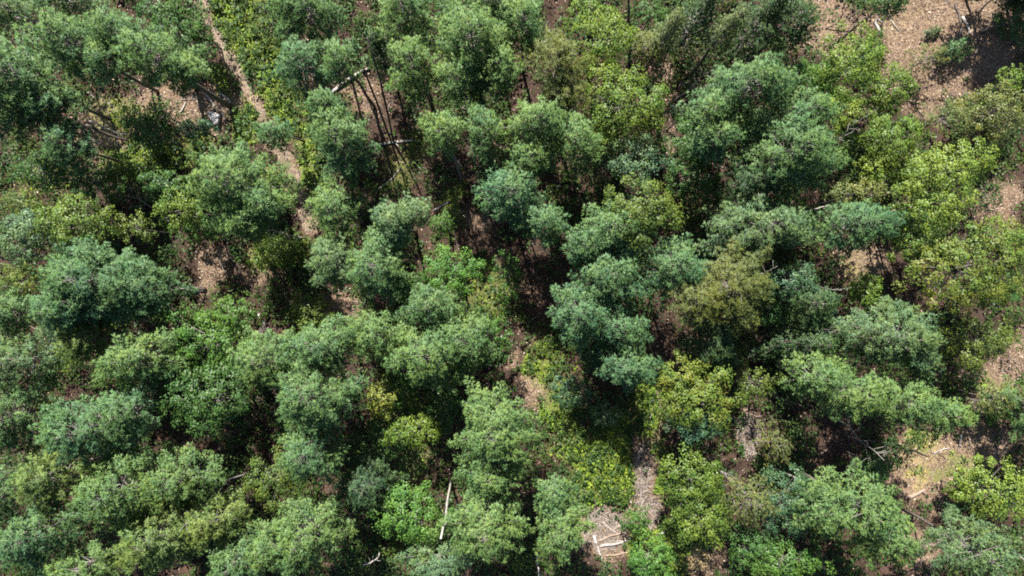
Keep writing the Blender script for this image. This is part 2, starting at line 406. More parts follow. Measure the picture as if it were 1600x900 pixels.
def leaf_lobe(rng, cx, cy, a, b, ang, ztop, depth, size, dens, tubes, sparse=0.0):
    """dome of leaf clumps; returns quads"""
    R = math.sqrt(a * b)
    A = rotm(ang)
    rc = np.clip(0.20 * R, 0.22, 0.55)
    ncl = int(np.clip(1.5 * 6.28 * R * R / (3.14 * rc * rc) * 0.62, 9, 190) * (1 - 0.45 * sparse))
    i = np.arange(ncl) + 0.5
    ct = 1 - i / ncl * 1.15                      # down past the rim
    st = np.sqrt(np.clip(1 - ct * ct, 0, 1))
    az = i * 2.399963 + rng.normal(0, 0.25, ncl)
    ph = rng.uniform(0, 6.28, 4)
    rad = 1 + 0.12 * np.sin(2 * az + ph[0]) + 0.11 * np.sin(3 * az + ph[1] + 2 * ct) + 0.10 * np.sin(5 * az + ph[2] + 4 * ct)
    rad = rad * rng.uniform(0.74, 1.12, ncl)
    flat = np.stack([np.cos(az) * st * rad * a, np.sin(az) * st * rad * b], -1) @ A.T
    z = ztop - depth + depth * ct * rad
    C = np.concatenate([flat + np.array([cx, cy]), z[:, None]], -1)
    for c_ in C[rng.random(ncl) < 0.5]:
        s0 = np.array([cx, cy, ztop - depth * 1.25])
        mid = s0 + (c_ - s0) * 0.55 - UP * 0.08 * R
        tubes.add([s0 + (c_ - s0) * 0.05, mid, c_], [0.02 + 0.008 * R, 0.016 + 0.004 * R, 0.006], 3, cap=False)
    nl = int(max(16, 9.5 * rc * rc / (size * size) * dens * (1 - 0.45 * sparse)))
    n = ncl * nl
    off = rng.normal(0, 1, (n, 3)); off = unit(off) * (rng.random((n, 1)) ** 0.45) * np.array([1, 1, 0.62]) * rc * 1.15
    p = np.repeat(C, nl, 0) + off * np.repeat(rng.uniform(0.7, 1.35, ncl), nl)[:, None]
    # some leaves further inside
    m2 = rng.random(n) < 0.16
    cen = np.array([cx, cy, ztop - depth])
    p[m2] = cen + (p[m2] - cen) * rng.uniform(0.4, 0.9, (m2.sum(), 1))
    outw = unit(p - cen)
    nrm = unit(UP * 0.75 + outw * 0.5 + rng.normal(0, 0.5, (n, 3)))
    d = unit(np.cross(nrm, rng.normal(0, 1, (n, 3))))
    sd = np.cross(nrm, d)
    l_ = size * rng.uniform(0.65, 1.25, (n, 1)); w_ = l_ * rng.uniform(0.36, 0.52, (n, 1))
    V = np.stack([p - d * l_ * 0.5, p + sd * w_ - nrm * 0.02, p + d * l_ * 0.5, p - sd * w_ - nrm * 0.02], 1)
    cl = unit(off + UP * 0.02)
    soft_n = unit(UP * 0.45 + outw * 0.35 + cl * 0.6)
    nf = unit(np.cross(V[:, 1] - V[:, 0], V[:, 2] - V[:, 0]))
    flip = (nf * soft_n).sum(1) < 0
    V[flip] = V[flip][:, ::-1]; nf[flip] *= -1
    N = unit(soft_n + nf * 0.7)
    return V.reshape(-1, 3), n, np.repeat(N, 4, 0)

COL = {
    'W': (0.075, 0.141, 0.056),
    'Wb': (0.068, 0.136, 0.061),
    'Wl': (0.089, 0.155, 0.053),
    'Wy': (0.100, 0.152, 0.046),
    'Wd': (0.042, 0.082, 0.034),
    'Wg': (0.084, 0.142, 0.064),
    'R': (0.082, 0.104, 0.030),
    'S': (0.080, 0.112, 0.042),
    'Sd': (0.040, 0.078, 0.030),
    'Y': (0.078, 0.128, 0.022),
    'YB': (0.104, 0.158, 0.030),
    'YY': (0.138, 0.168, 0.034),
    'Yo': (0.066, 0.100, 0.022),
    'D': (0.050, 0.111, 0.023),
    'Db': (0.060, 0.135, 0.028),
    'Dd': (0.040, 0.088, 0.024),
    'B': (0.070, 0.123, 0.063),
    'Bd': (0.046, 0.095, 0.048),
    'Dy': (0.076, 0.122, 0.022),
    'O': (0.092, 0.114, 0.037),
}
NTREE = [0]
def tree(kind, col, h, lobes, label, **kw):
    """kind: pine red soft spruce leaf shrub autumn; lobes in photo pixels (x, y, rx, ry[, degrees])"""
    NTREE[0] += 1
    rng = np.random.default_rng(1000 + NTREE[0] * 7 + kw.get('seed', 0))
    con = kind in NEEDLE
    dens = kw.get('dens', 1.0)
    tb = Tubes(); limbs = Tubes(); Ps, Ds, Vs, Ns, nq = [], [], [], [], 0
    spec = []
    for (px, py, rx, ry, *an) in lobes:
        grow = 1.15 if con else 1.07; rx, ry = rx * grow, ry * grow
        hh = h * (1.0 if not spec else rng.uniform(0.86, 0.97))
        s = scale_at(hh * 0.86)
        a, b = rx / s, ry / s
        R = math.sqrt(a * b)
        if con: depth = min(max(NEEDLE[kind]['clen'] * R, 2.2), 0.8 * hh); zc = hh - 0.58 * depth
        else: depth = min(max(0.95 * R, 0.35), 0.72 * hh); zc = hh - 0.55 * depth
        c_ = at(px, py, zc)
        s = scale_at(zc); a, b = rx / s, ry / s
        spec.append((c_[0], c_[1], a, b, math.radians(-an[0]) if an else 0.0, hh, depth))
    base = np.array([spec[0][0], spec[0][1]])
    if len(spec) > 1:
        wts = np.array([q[2] * q[3] for q in spec]); cc = np.array([[q[0], q[1]] for q in spec])
        base = 0.6 * base + 0.4 * (wts[:, None] * cc).sum(0) / wts.sum()
    lean = np.array(kw.get('lean', (0.0, 0.0)))
    base = base - lean
    gz = float(ground_z(base[0], base[1]))
    nm = {'pine': 'pine_tree', 'red': 'pine_tree', 'soft': 'pine_tree', 'spruce': 'spruce_tree', 'leaf': 'broadleaf_tree', 'autumn': 'broadleaf_tree', 'shrub': 'shrub'}[kind]
    root = empty(nm, (base[0], base[1], gz))
    o3 = np.array([base[0], base[1], gz])
    tr = kw.get('trunk', 0.05 + 0.0085 * h)
    for n_, (x, y, a, b, an, hh, depth) in enumerate(spec):
        x0, y0 = x - o3[0], y - o3[1]; zt = hh - gz
        if con:
            P, D = conifer_lobe(rng, kind, x0, y0, a, b, an, zt, depth, dens, limbs); Ps.append(P); Ds.append(D)
            top = zt - 0.05
        else:
            size = kw.get('leaf', 0.165)
            V, q, N_ = leaf_lobe(rng, x0, y0, a, b, an, zt, depth, size, dens, limbs, kw.get('sparse', 0.0)); Vs.append(V); Ns.append(N_); nq += q
            top = zt - depth * 0.55
        wob = rng.normal(0, 0.006 * h, (5, 2)); wob[0] = 0; wob[-1] = 0
        if n_ == 0:
            f = np.linspace(0, 1, 5)
            pts = np.stack([x0 * f + wob[:, 0], y0 * f + wob[:, 1], -0.25 + (top + 0.25) * f], -1)
            tb.add(pts, tr * (1 - 0.86 * f), 7); main = pts
        else:
            zb = max(0.3, (zt - depth) * rng.uniform(0.55, 0.75)); fb = (zb + 0.25) / (main[-1][2] + 0.25)
            s0 = np.array([np.interp(fb, np.linspace(0, 1, 5), main[:, k]) for k in range(3)])
            f = np.linspace(0, 1, 4)[:, None]
            e = np.array([x0, y0, top]); pts = s0 + (e - s0) * np.concatenate([f ** 0.75, f ** 0.75, f ** 1.2], 1)
            tb.add(pts, tr * (1 - fb * 0.7) * (0.8 - 0.66 * f[:, 0]), 6)
    trunk_o = tb.build('trunk', kw.get('bark', M_BARK), root)
    if limbs.n:
        lo = limbs.build('limbs', M_LIMB, trunk_o); lo['kind'] = 'stuff'
    if con:
        V, F, N_ = needle_mesh(rng, kind, np.concatenate(Ps), np.concatenate(Ds)); mat = M_NEEDLE
    else:
        V = np.concatenate(Vs); N_ = np.concatenate(Ns); F = np.arange(nq * 4).reshape(-1, 4); mat = M_AUTUMN if kind == 'autumn' else M_LEAF
    cr = mesh_obj('crown', V, F, kw.get('mat', mat), root, normals=N_); cr['kind'] = 'stuff'
    cr.color = (*(COL[col] if isinstance(col, str) else col), 1.0)
    tag(root, label, 'shrub' if kind == 'shrub' else 'tree',
        {'pine': 'pines of the canopy', 'red': 'olive needled pines', 'soft': 'soft young pines', 'spruce': 'spruces among the pines',
         'leaf': 'broadleaf trees among the pines', 'autumn': 'broadleaf trees among the pines', 'shrub': 'shrubs on the forest floor'}[kind])
    return root

# conifers, roughly from the top left of the photograph to the bottom right
tree('pine', 'W', 17, [(42, 125, 56, 58), (78, 165, 42, 42), (8, 165, 28, 46)], 'big blue-green pine against the left edge, above the shaded brush')
tree('pine', 'Wb', 13, [(108, 226, 26, 38)], 'narrow bluish pine bough hanging just below the big pine at the left edge', dens=1.2)
tree('pine', 'W', 17, [(118, 72, 40, 52)], 'tall green pine between the left edge pine and the log litter')
tree('pine', 'W', 17, [(185, 52, 42, 34), (168, 98, 28, 28)], 'green pine over the upper end of the pale log litter')
tree('pine', 'Wl', 18, [(245, 92, 52, 42), (294, 110, 28, 20)], 'pale green pine whose long dark trunk runs down to the white slab', trunk=0.28)
tree('pine', 'Wg', 13, [(26, 20, 45, 28)], 'dull grey-green pine in the top left corner', dens=0.8)
tree('pine', 'Wg', 14, [(110, 2, 50, 18)], 'grey-green pine crown cut by the top edge, near the top left corner')
tree('pine', 'W', 16, [(488, 22, 48, 34), (455, 8, 30, 20)], 'green pine at the top edge, right of the bright ferns by the track')
tree('pine', 'Wb', 16, [(477, 104, 36, 44)], 'blue-green pine just right of the sunlit fern bank, above the white birch log')
tree('pine', 'W', 16, [(533, 98, 27, 34)], 'smaller green pine partly covering the white birch log')
tree('pine', 'Wl', 16, [(633, 20, 42, 36)], 'light green pine at the top edge, above the two dark tall trunks')
tree('pine', 'Wl', 16, [(648, 104, 42, 46)], 'light green pine right of the dark gap with bare trunks')
tree('pine', 'Wl', 18, [(738, 66, 62, 52), (722, 122, 44, 36), (778, 112, 32, 38)], 'large light green pine at the top centre left, fullest crown there')
tree('pine', 'W', 14, [(770, 4, 38, 20)], 'pine crown cut by the top edge, above the large light green pine')
tree('pine', 'Wl', 15, [(818, 38, 36, 46)], 'pale pine at the top edge, left of the olive needled pine')
tree('pine', 'W', 17, [(533, 217, 47, 55), (508, 164, 30, 21)], 'big blue-green pine right of the track, left of the shaded trunk gap')
tree('pine', 'Wb', 8, [(430, 210, 26, 19)], 'small grey-green pine leaning over the dirt track', lean=(-1.0, -0.6))
tree('pine', 'Wl', 15, [(693, 208, 31, 36)], 'small round light green pine standing alone with its pale trunk showing')
tree('pine', 'W', 15, [(757, 205, 26, 46)], 'narrow green pine squeezed between the small round pine and the broad cluster')
tree('pine', 'Wl', 17, [(842, 190, 44, 32), (900, 220, 36, 42), (832, 246, 40, 30)], 'broad light green pine cluster above the centre of the photo')
tree('pine', 'Wb', 16, [(800, 303, 55, 40), (846, 348, 38, 28)], 'blue-green pine overhanging the dark gap at the centre of the photo')
tree('pine', 'Wl', 17, [(372, 288, 62, 60), (410, 322, 30, 32), (385, 345, 34, 24)], 'light green pine left of the dirt track, below the white slab')
tree('pine', 'Wl', 15, [(523, 328, 37, 40)], 'yellowish light green pine where the dirt track ends')
tree('pine', 'Wg', 15, [(614, 346, 32, 32), (647, 334, 24, 22)], 'grey-green pine with bare twigs at its top, left of the short pale log')
tree('pine', 'Wg', 15, [(525, 406, 42, 42)], 'dusty grey-green pine below the end of the dirt track')
tree('pine', 'W', 16, [(592, 420, 52, 48)], 'blue-green pine with dead inner twigs, left of the bright green tree')
tree('pine', 'W', 15, [(672, 478, 52, 30)], 'flat spreading pine below the bright green tree left of centre')
tree('pine', 'Wl', 17, [(668, 552, 58, 54), (595, 520, 48, 38), (722, 530, 50, 44)], 'wide pine with drooping finger-like boughs, left of the centre gap')
tree('pine', 'W', 16, [(505, 540, 62, 42)], 'blue-green pine crown below the sunlit brown patch')
tree('pine', 'Wl', 16, [(418, 560, 46, 48)], 'pale pine with a thin brown gap in its crown, right of the dark maple')
tree('pine', 'W', 18, [(492, 615, 64, 58), (487, 705, 50, 42)], 'tall two-tiered pine left of the yellow tree, its lower boughs hanging like fingers')
tree('pine', 'Wb', 17, [(165, 440, 84, 58), (215, 452, 46, 40), (95, 488, 38, 32), (140, 470, 60, 40)], 'largest domed blue-green pine on the left, beside the red-brown bare patch')
tree('pine', 'Wy', 14, [(137, 530, 36, 40)], 'yellow-green pine tucked under the largest domed pine')
tree('pine', 'W', 14, [(18, 492, 26, 32)], 'pine at the left edge, level with the largest domed pine')
tree('pine', 'Wg', 15, [(42, 560, 60, 44)], 'thin pine with grey bare branches showing, at the left edge', dens=0.62)
tree('pine', 'Wl', 16, [(217, 560, 58, 42)], 'pale pine touching the dark maple on its left')
tree('pine', 'W', 15, [(24, 650, 44, 54)], 'dark sided pine at the left edge, two thirds down')
tree('pine', 'Wb', 17, [(142, 668, 64, 52), (205, 642, 38, 42)], 'rounded blue-green pine left of the dark maple')
tree('pine', 'Wy', 14, [(85, 742, 46, 44)], 'yellow-green pine below the rounded blue-green pine on the left')
tree('pine', 'Wb', 15, [(62, 832, 56, 48)], 'bluish pine near the bottom left corner')
tree('pine', 'W', 14, [(4, 772, 20, 42)], 'pine cut by the left edge, above the bottom left corner')
tree('pine', 'Wl', 17, [(195, 762, 66, 54), (285, 745, 56, 40)], 'broad pine at the lower left with bare grey branches on its right side')
tree('pine', 'Wy', 16, [(252, 832, 68, 44), (335, 812, 46, 38)], 'yellowish pine heavy with cones at the lower left')
tree('pine', 'W', 14, [(375, 872, 50, 34)], 'green pine at the bottom edge, right of the yellowish coned pine')
tree('pine', 'Wl', 14, [(135, 885, 62, 22)], 'pale pine along the bottom edge, near the bottom left corner')
tree('pine', 'Wl', 16, [(482, 832, 58, 50), (428, 852, 38, 34)], 'light pine at the bottom edge with bare branch tips, below the olive broadleaf tree')
tree('pine', 'Wl', 18, [(772, 672, 62, 58), (768, 738, 52, 40)], 'tall pale pine at the bottom centre, upper of the pair beside the leaning birch')
tree('pine', 'Wl', 17, [(760, 818, 60, 54)], 'tall pale pine at the bottom centre, lower of the pair beside the leaning birch')
tree('pine', 'Wg', 14, [(690, 874, 50, 32)], 'grey-green pine at the bottom edge, at the foot of the leaning birch')
tree('pine', 'Wl', 16, [(878, 822, 38, 52), (866, 770, 26, 24)], 'upright pale pine beside the pale log and slash at the bottom centre')
tree('pine', 'W', 17, [(957, 358, 52, 42), (914, 384, 30, 30)], 'blue-green pine right of centre, below the olive round tree')
tree('pine', 'Wb', 17, [(950, 430, 55, 42)], 'blue-green pine just right of the photo centre')
tree('pine', 'Wb', 16, [(1050, 416, 47, 46)], 'bluish pine between the centre pines and the olive needled pine')
tree('pine', 'Wb', 17, [(905, 490, 50, 40), (962, 510, 46, 38)], 'blue-green pine with a star-shaped edge, just below centre')
tree('pine', 'Wb', 15, [(980, 572, 44, 32)], 'small bluish pine above the long dark shadow in the ferns')
tree('pine', 'Wd', 11, [(932, 552, 28, 26)], 'darker pine tucked under the star-shaped pine')
tree('pine', 'W', 18, [(1168, 135, 70, 40), (1108, 175, 26, 30)], 'wide blue-green pine right of the grey dead branches')
tree('pine', 'W', 18, [(1228, 240, 78, 60), (1252, 180, 48, 38)], 'largest blue-green pine on the right half, with grey inner branches')
tree('pine', 'W', 16, [(1112, 216, 42, 30)], 'lower left bough-like pine against the largest pine on the right')
tree('pine', 'Wd', 14, [(1180, 285, 40, 28)], 'shaded pine under the largest pine on the right')
tree('pine', 'Wg', 16, [(1192, 356, 74, 46)], 'pale grey-green pine above the olive needled pine')
tree('pine', 'Wb', 15, [(1333, 350, 62, 38)], 'blue-green pine over the small litter clearing, two trunks below it')
tree('pine', 'Wg', 16, [(1390, 525, 80, 44)], 'pale feathery pine left of the yellow-olive tree on the right')
tree('pine', 'Wl', 17, [(1272, 588, 44, 30), (1336, 615, 54, 40), (1408, 628, 54, 36), (1475, 645, 36, 25)], 'long pale pine stretching toward the sunlit clearing at the lower right')
tree('pine', 'Wl', 17, [(1338, 790, 58, 48), (1285, 795, 38, 42), (1385, 838, 42, 34)], 'large pale pine left of the brown log in the lower right clearing')
tree('pine', 'Wg', 15, [(1512, 854, 72, 40)], 'thin grey-green pine with bare branches in the lower right corner', dens=0.75)
tree('soft', 'O', 12, [(1173, 780, 36, 38)], 'soft young pine with blurred needles, right of the thin white branches')
tree('soft', 'O', 9, [(1212, 690, 28, 30)], 'soft young pine right of the strip of brown litter')
tree('pine', 'Wd', 15, [(1232, 36, 34, 44)], 'dark shaded pine left of the upper right clearing')
tree('pine', 'W', 13, [(1390, 4, 25, 20)], 'small pine at the top edge of the upper right clearing')
tree('pine', 'Wb', 3.5, [(1489, 78, 26, 11, -12)], 'thin bluish young pine leaning across the upper right clearing', lean=(2.0, 1.0), dens=0.5, trunk=0.06)
tree('soft', 'O', 5, [(1448, 92, 34, 18, -20)], 'sparse brownish-green sapling lying across the upper right clearing', dens=0.5, lean=(1.2, 0.8), trunk=0.05)
tree('soft', 'Wd', 0.9, [(1452, 54, 8, 4), (1464, 50, 6, 3)], 'tiny dark green seedling pine in the middle of the upper right clearing', dens=0.4)
tree('pine', 'Wd', 13, [(1600, -58, 66, 54)], 'dark pine at the top right corner whose shade falls on the upper right clearing')
tree('pine', 'Wd', 13, [(1668, -50, 60, 60)], 'dark pine beyond the top right corner, outer of the pair shading the clearing')
tree('pine', 'W', 13, [(1640, 640, 52, 44)], 'pine reaching in over the right edge, shading the litter beside the lower right clearing')
tree('pine', 'W', 8, [(1594, 20, 22, 42)], 'green pine cut by the top right corner')
tree('spruce', 'Sd', 13, [(1252, 532, 46, 42)], 'dark conifer right of the olive needled pine, below the pale dead twigs')
tree('pine', 'Wd', 13, [(1272, 474, 34, 28)], 'dark green conifer above the dark shaded gap on the right')
tree('pine', 'Wd', 12, [(577, 755, 42, 44)], 'dark pine in the shade left of the green tree near the leaning birch')
tree('pine', 'Wd', 12, [(1107, 538, 44, 38)], 'dark pine at the shaded foot of the olive needled pine')
tree('red', 'R', 16, [(870, 98, 42, 46)], 'olive pine with long brush-like needle tufts, at the top centre')
tree('red', 'R', 14, [(884, 152, 32, 21)], 'smaller olive tufted pine just below the one at the top centre')
tree('red', 'R', 17, [(1140, 448, 70, 60), (1090, 470, 30, 40)], 'large olive tufted pine right of centre')
tree('soft', 'O', 13, [(1014, 76, 30, 26)], 'soft grey-green pine left of the pointed spruce at the top')
tree('spruce', 'S', 17, [(1040, 58, 22, 24)], 'pointed spruce at the top, just above the brown litter strip')
tree('spruce', 'S', 17, [(1132, 52, 20, 24)], 'pointed spruce at the top, left of the dark pines')
tree('spruce', 'Sd', 15, [(1085, 35, 36, 30)], 'dark spruce between the two pointed spruces at the top')
tree('spruce', 'Sd', 15, [(1182, 40, 32, 36)], 'dark spruce right of the pointed spruces, above the wide pine')
tree('spruce', 'Sd', 12, [(598, 88, 17, 34)], 'slim dark spruce behind the crossing bare trunks')
tree('soft', 'Wd', 11, [(600, 62, 22, 16)], 'soft dark young pine beside the tall bare trunks at the top')

# broadleaf trees and shrubs
tree('leaf', 'Y', 13, [(943, 58, 42, 46), (920, 12, 28, 20)], 'yellow-green broadleaf tree at the top, right of the olive tufted pine')
tree('leaf', 'Dy', 13, [(980, 160, 54, 54)], 'round leafy green tree left of the grey dead branches', leaf=0.18)
tree('leaf', 'YB', 12, [(948, 116, 30, 18)], 'small bright yellow-green treetop between the top yellow-green tree and the round leafy one')
tree('leaf', 'Yo', 10, [(944, 194, 24, 34)], 'olive leafy tree left below the round leafy green tree')
tree('leaf', 'B', 10, [(993, 243, 45, 34)], 'bluish-green small-leaved tree above the olive round tree', leaf=0.17)
tree('leaf', 'Dd', 10, [(1082, 215, 34, 42), (1075, 270, 34, 30)], 'dark leafy tree in the shade left of the largest pine on the right')
tree('leaf', 'B', 8, [(1057, 170, 18, 13)], 'small green bush among the grey dead branches')
tree('leaf', 'Yo', 17, [(1005, 326, 54, 40)], 'olive round broadleaf tree just above the centre right pines', leaf=0.18, dens=1.15)
tree('leaf', 'Y', 13, [(1333, 98, 46, 48)], 'yellow-green tree on the left side of the upper right clearing')
tree('leaf', 'D', 10, [(1252, 120, 38, 28)], 'green leafy tree right of the wide pine, beside the yellow-green tree')
tree('leaf', 'YB', 12, [(1310, 178, 40, 26)], 'flat bright yellow treetop right of the largest pine')
tree('leaf', 'Dy', 9, [(1397, 132, 36, 28), (1380, 160, 24, 20)], 'leafy green shrubby tree on the lower left rim of the upper right clearing')
tree('leaf', 'Y', 9, [(1400, 212, 44, 32)], 'yellow-green thicket tree below the upper right clearing')
tree('leaf', 'YB', 7, [(1372, 258, 26, 24), (1405, 262, 22, 18)], 'low yellow-green tree right of the largest pine, above the blue-green pine')
tree('leaf', 'Y', 8, [(1432, 270, 26, 26)], 'yellow-green small tree left of the bright flat-topped tree')
tree('leaf', 'YB', 14, [(1490, 262, 66, 34, -8)], 'wide bright yellow-green flat-topped tree near the right edge', dens=1.1)
tree('leaf', 'YB', 13, [(1475, 316, 42, 32)], 'bright yellow-green tree just below the wide flat-topped one')
tree('leaf', 'O', 8, [(1484, 182, 38, 24)], 'thin olive tree at the lower end of the upper right clearing', sparse=0.8)
tree('leaf', 'O', 7, [(1562, 172, 48, 46)], 'olive-green tree at the right edge beside the upper right clearing', sparse=0.3)
tree('leaf', 'Y', 6, [(1588, 122, 20, 20)], 'yellow-green treetop cut by the right edge, under the dark shade patch')
tree('leaf', 'Y', 8, [(1413, 352, 22, 30)], 'yellowish small tree right of the blue-green pine with two trunks')
tree('leaf', 'Y', 9, [(1442, 385, 36, 26)], 'yellow-green tree above left of the big orange-tinted maple')
tree('leaf', 'O', 10, [(1350, 300, 50, 18)], 'low olive tree between the blue-green pine and the yellow thicket', sparse=0.4)
tree('autumn', 'Dy', 14, [(1525, 418, 84, 58), (1580, 375, 40, 30)], 'big maple tinged with orange leaves at the right edge', leaf=0.18)
tree('leaf', 'Yo', 8, [(1530, 535, 52, 36)], 'yellow-olive tree below the big orange-tinted maple')
tree('leaf', 'Y', 8, [(1356, 455, 25, 23)], 'small yellow-green tree below the litter clearing with two trunks')
tree('leaf', 'Bd', 12, [(1242, 440, 34, 30)], 'bluish leafy tree with pale dead twigs, right of the olive tufted pine')
tree('leaf', 'Dy', 11, [(102, 348, 52, 40)], 'olive-green maple on the left, above the largest domed pine', leaf=0.18)
tree('leaf', 'B', 12, [(28, 370, 32, 40)], 'bluish-green leafy tree at the left edge, beside the olive-green maple')
tree('leaf', 'Yo', 8, [(30, 318, 30, 17)], 'olive shrubby tree at the left edge, above the bluish-green leafy tree')
tree('leaf', 'Yo', 9, [(28, 440, 30, 25)], 'yellow-olive tree at the left edge beside the largest domed pine')
tree('leaf', 'Yo', 8, [(203, 355, 32, 22)], 'small olive tree on the upper rim of the largest domed pine', sparse=0.5)
tree('leaf', 'Dy', 10, [(277, 325, 38, 32)], 'leafy green tree left of the light green pine by the track', sparse=0.3)
tree('leaf', 'Dd', 7, [(312, 360, 28, 18)], 'dark bush above the red-brown bare patch')
tree('leaf', 'D', 12, [(325, 535, 58, 48), (362, 492, 28, 24)], 'mid green maple below the red-brown bare patch', leaf=0.18)
tree('leaf', 'Dd', 13, [(315, 622, 58, 60)], 'dark green maple between the two rounded pines at the lower left', leaf=0.18)
tree('leaf', 'Yo', 11, [(427, 752, 42, 36)], 'olive-yellow broadleaf tree left below the two-tiered pine')
tree('leaf', 'YY', 9, [(593, 622, 22, 30)], 'golden yellow small tree right of the two-tiered pine')
tree('leaf', 'D', 7, [(622, 608, 24, 26)], 'dark green bush right of the golden yellow tree')
tree('leaf', 'Y', 9, [(647, 675, 40, 23)], 'yellow-green small tree below the golden yellow one')
tree('leaf', 'Db', 12, [(642, 808, 46, 44)], 'bright green leafy tree left of the leaning birch')
tree('leaf', 'Db', 12, [(708, 426, 46, 32)], 'bright green leafy tree left of the centre gap')
tree('soft', 'D', 8, [(690, 350, 19, 16)], 'small soft green sapling just below the short pale log')
tree('leaf', 'D', 9, [(767, 525, 30, 26)], 'green leafy bush at the right tip of the wide drooping pine', sparse=0.3)
tree('leaf', 'Bd', 6, [(893, 612, 28, 22)], 'bluish bush left of the long dark shadow in the ferns', sparse=0.3)
tree('leaf', 'B', 4, [(947, 648, 20, 18)], 'bluish bush standing inside the long dark shadow in the ferns', sparse=0.4)
tree('autumn', 'Y', 13, [(1095, 622, 62, 44), (1065, 595, 34, 32)], 'yellow-green maple with orange-tipped leaves, right of the fern strip', leaf=0.18)
tree('leaf', 'Bd', 11, [(1095, 665, 40, 24)], 'dark bluish tree under the orange-tipped yellow-green maple')
tree('leaf', 'D', 4, [(995, 815, 19, 20)], 'round green bush right of the slash pile at the bottom centre')
tree('leaf', 'Db', 6, [(1020, 876, 36, 30)], 'green bush at the bottom edge, right of the slash pile')
tree('leaf', 'Dy', 11, [(1085, 752, 46, 42), (1095, 815, 42, 36)], 'mottled green tree among thin white branches at the lower right of centre', leaf=0.18)
tree('leaf', 'Bd', 10, [(1225, 790, 40, 46)], 'dark bluish tree left of the large pale pine at the bottom')
tree('leaf', 'D', 10, [(1235, 880, 50, 26)], 'green tree at the bottom edge, left of the large pale pine')
tree('leaf', 'YB', 7, [(1562, 770, 44, 46)], 'bright yellow-green tree at the right edge below the lower right clearing', leaf=0.18)
tree('leaf', 'Y', 4, [(1503, 765, 20, 20)], 'low yellow-green bush on the right side of the lower right clearing')
tree('leaf', 'Dd', 7, [(1372, 730, 25, 28)], 'dark bush on the left rim of the lower right clearing')
tree('leaf', 'D', 5, [(1585, 632, 26, 32)], 'green tree at the right edge, level with the lower right clearing')
tree('leaf', 'Dy', 6, [(200, 180, 24, 18)], 'small yellow-green bush in the middle of the log litter', sparse=0.3)
tree('leaf', 'Dd', 8, [(226, 203, 32, 24)], 'dark bush below the yellow-green bush in the log litter')
tree('soft', 'D', 8, [(254, 178, 24, 22)], 'soft green sapling in front of the long dark trunk')
tree('leaf', 'Bd', 5, [(305, 199, 30, 12)], 'dark bluish bush row just below the white slab', dens=1.2)
tree('leaf', 'Dd', 8, [(268, 48, 34, 36), (240, 15, 30, 18)], 'dark leafy tree in the shade left of the dirt track at the top')
tree('leaf', 'Dd', 9, [(58, 268, 44, 22)], 'dark leafy tree at the left edge below the bluish bough')
tree('leaf', 'Dd', 8, [(145, 285, 40, 24)], 'dark bush below the narrow bluish bough')
tree('leaf', 'Y', 4, [(202, 262, 20, 14)], 'small sunlit yellow-green bush below the log litter')
tree('leaf', 'Dd', 9, [(255, 285, 34, 22)], 'dark leafy tree below the log litter, left of the light green pine')
tree('leaf', 'Yo', 5, [(484, 488, 30, 26)], 'olive bush in the dappled gap below the dusty pine')
tree('leaf', 'Dy', 4, [(432, 392, 32, 24)], 'shaded green bush below the light green pine by the track')
tree('leaf', 'D', 5, [(792, 432, 22, 36)], 'sparse green bush in the dark centre gap', sparse=0.7)
tree('leaf', 'Dd', 9, [(1110, 300, 34, 24)], 'dark leafy tree below left of the largest pine on the right')
tree('leaf', 'O', 7, [(1560, 625, 30, 22)], 'thin olive bush right of the long pale pine tip', sparse=0.6)
tree('leaf', 'D', 8, [(1290, 120, 20, 22)], 'small green tree squeezed beside the yellow-green tree at the upper right')
tree('leaf', 'Dd', 8, [(1215, 480, 28, 24)], 'dark leafy tree on the right flank of the olive tufted pine')
tree('leaf', 'Yo', 8, [(1180, 600, 34, 20)], 'olive twiggy tree right above the strip of brown litter', sparse=0.6)
tree('leaf', 'Dd', 9, [(1180, 860, 34, 34)], 'dark tree at the bottom edge below the soft young pine')
tree('leaf', 'Dd', 8, [(1560, 450, 40, 26)], 'dark foliage tree under the big orange-tinted maple')
tree('leaf', 'Dd', 8, [(450, 30, 24, 34)], 'dark bush in the shade between the fern bank and the top edge pine', sparse=0.3)
tree('leaf', 'Dd', 7, [(600, 690, 34, 30)], 'dark bush in the shaded gap left of the yellow-green small tree', sparse=0.3)
tree('leaf', 'Dd', 7, [(690, 640, 28, 34)], 'dark bush below the wide drooping pine, left of the tall pale pine')
tree('leaf', 'Dd', 6, [(306, 40, 18, 26), (318, 78, 16, 20)], 'dark bush along the left rim of the dirt track at the top')
tree('leaf', 'Dd', 6, [(285, 8, 24, 16)], 'dark bush at the top edge just left of the dirt track')
tree('leaf', 'Dd', 7, [(1020, 20, 26, 20)], 'dark leafy tree at the top edge behind the soft grey-green pine')
tree('leaf', 'Dd', 7, [(705, 20, 22, 30)], 'dark leafy bush between the two light green pines at the top edge')

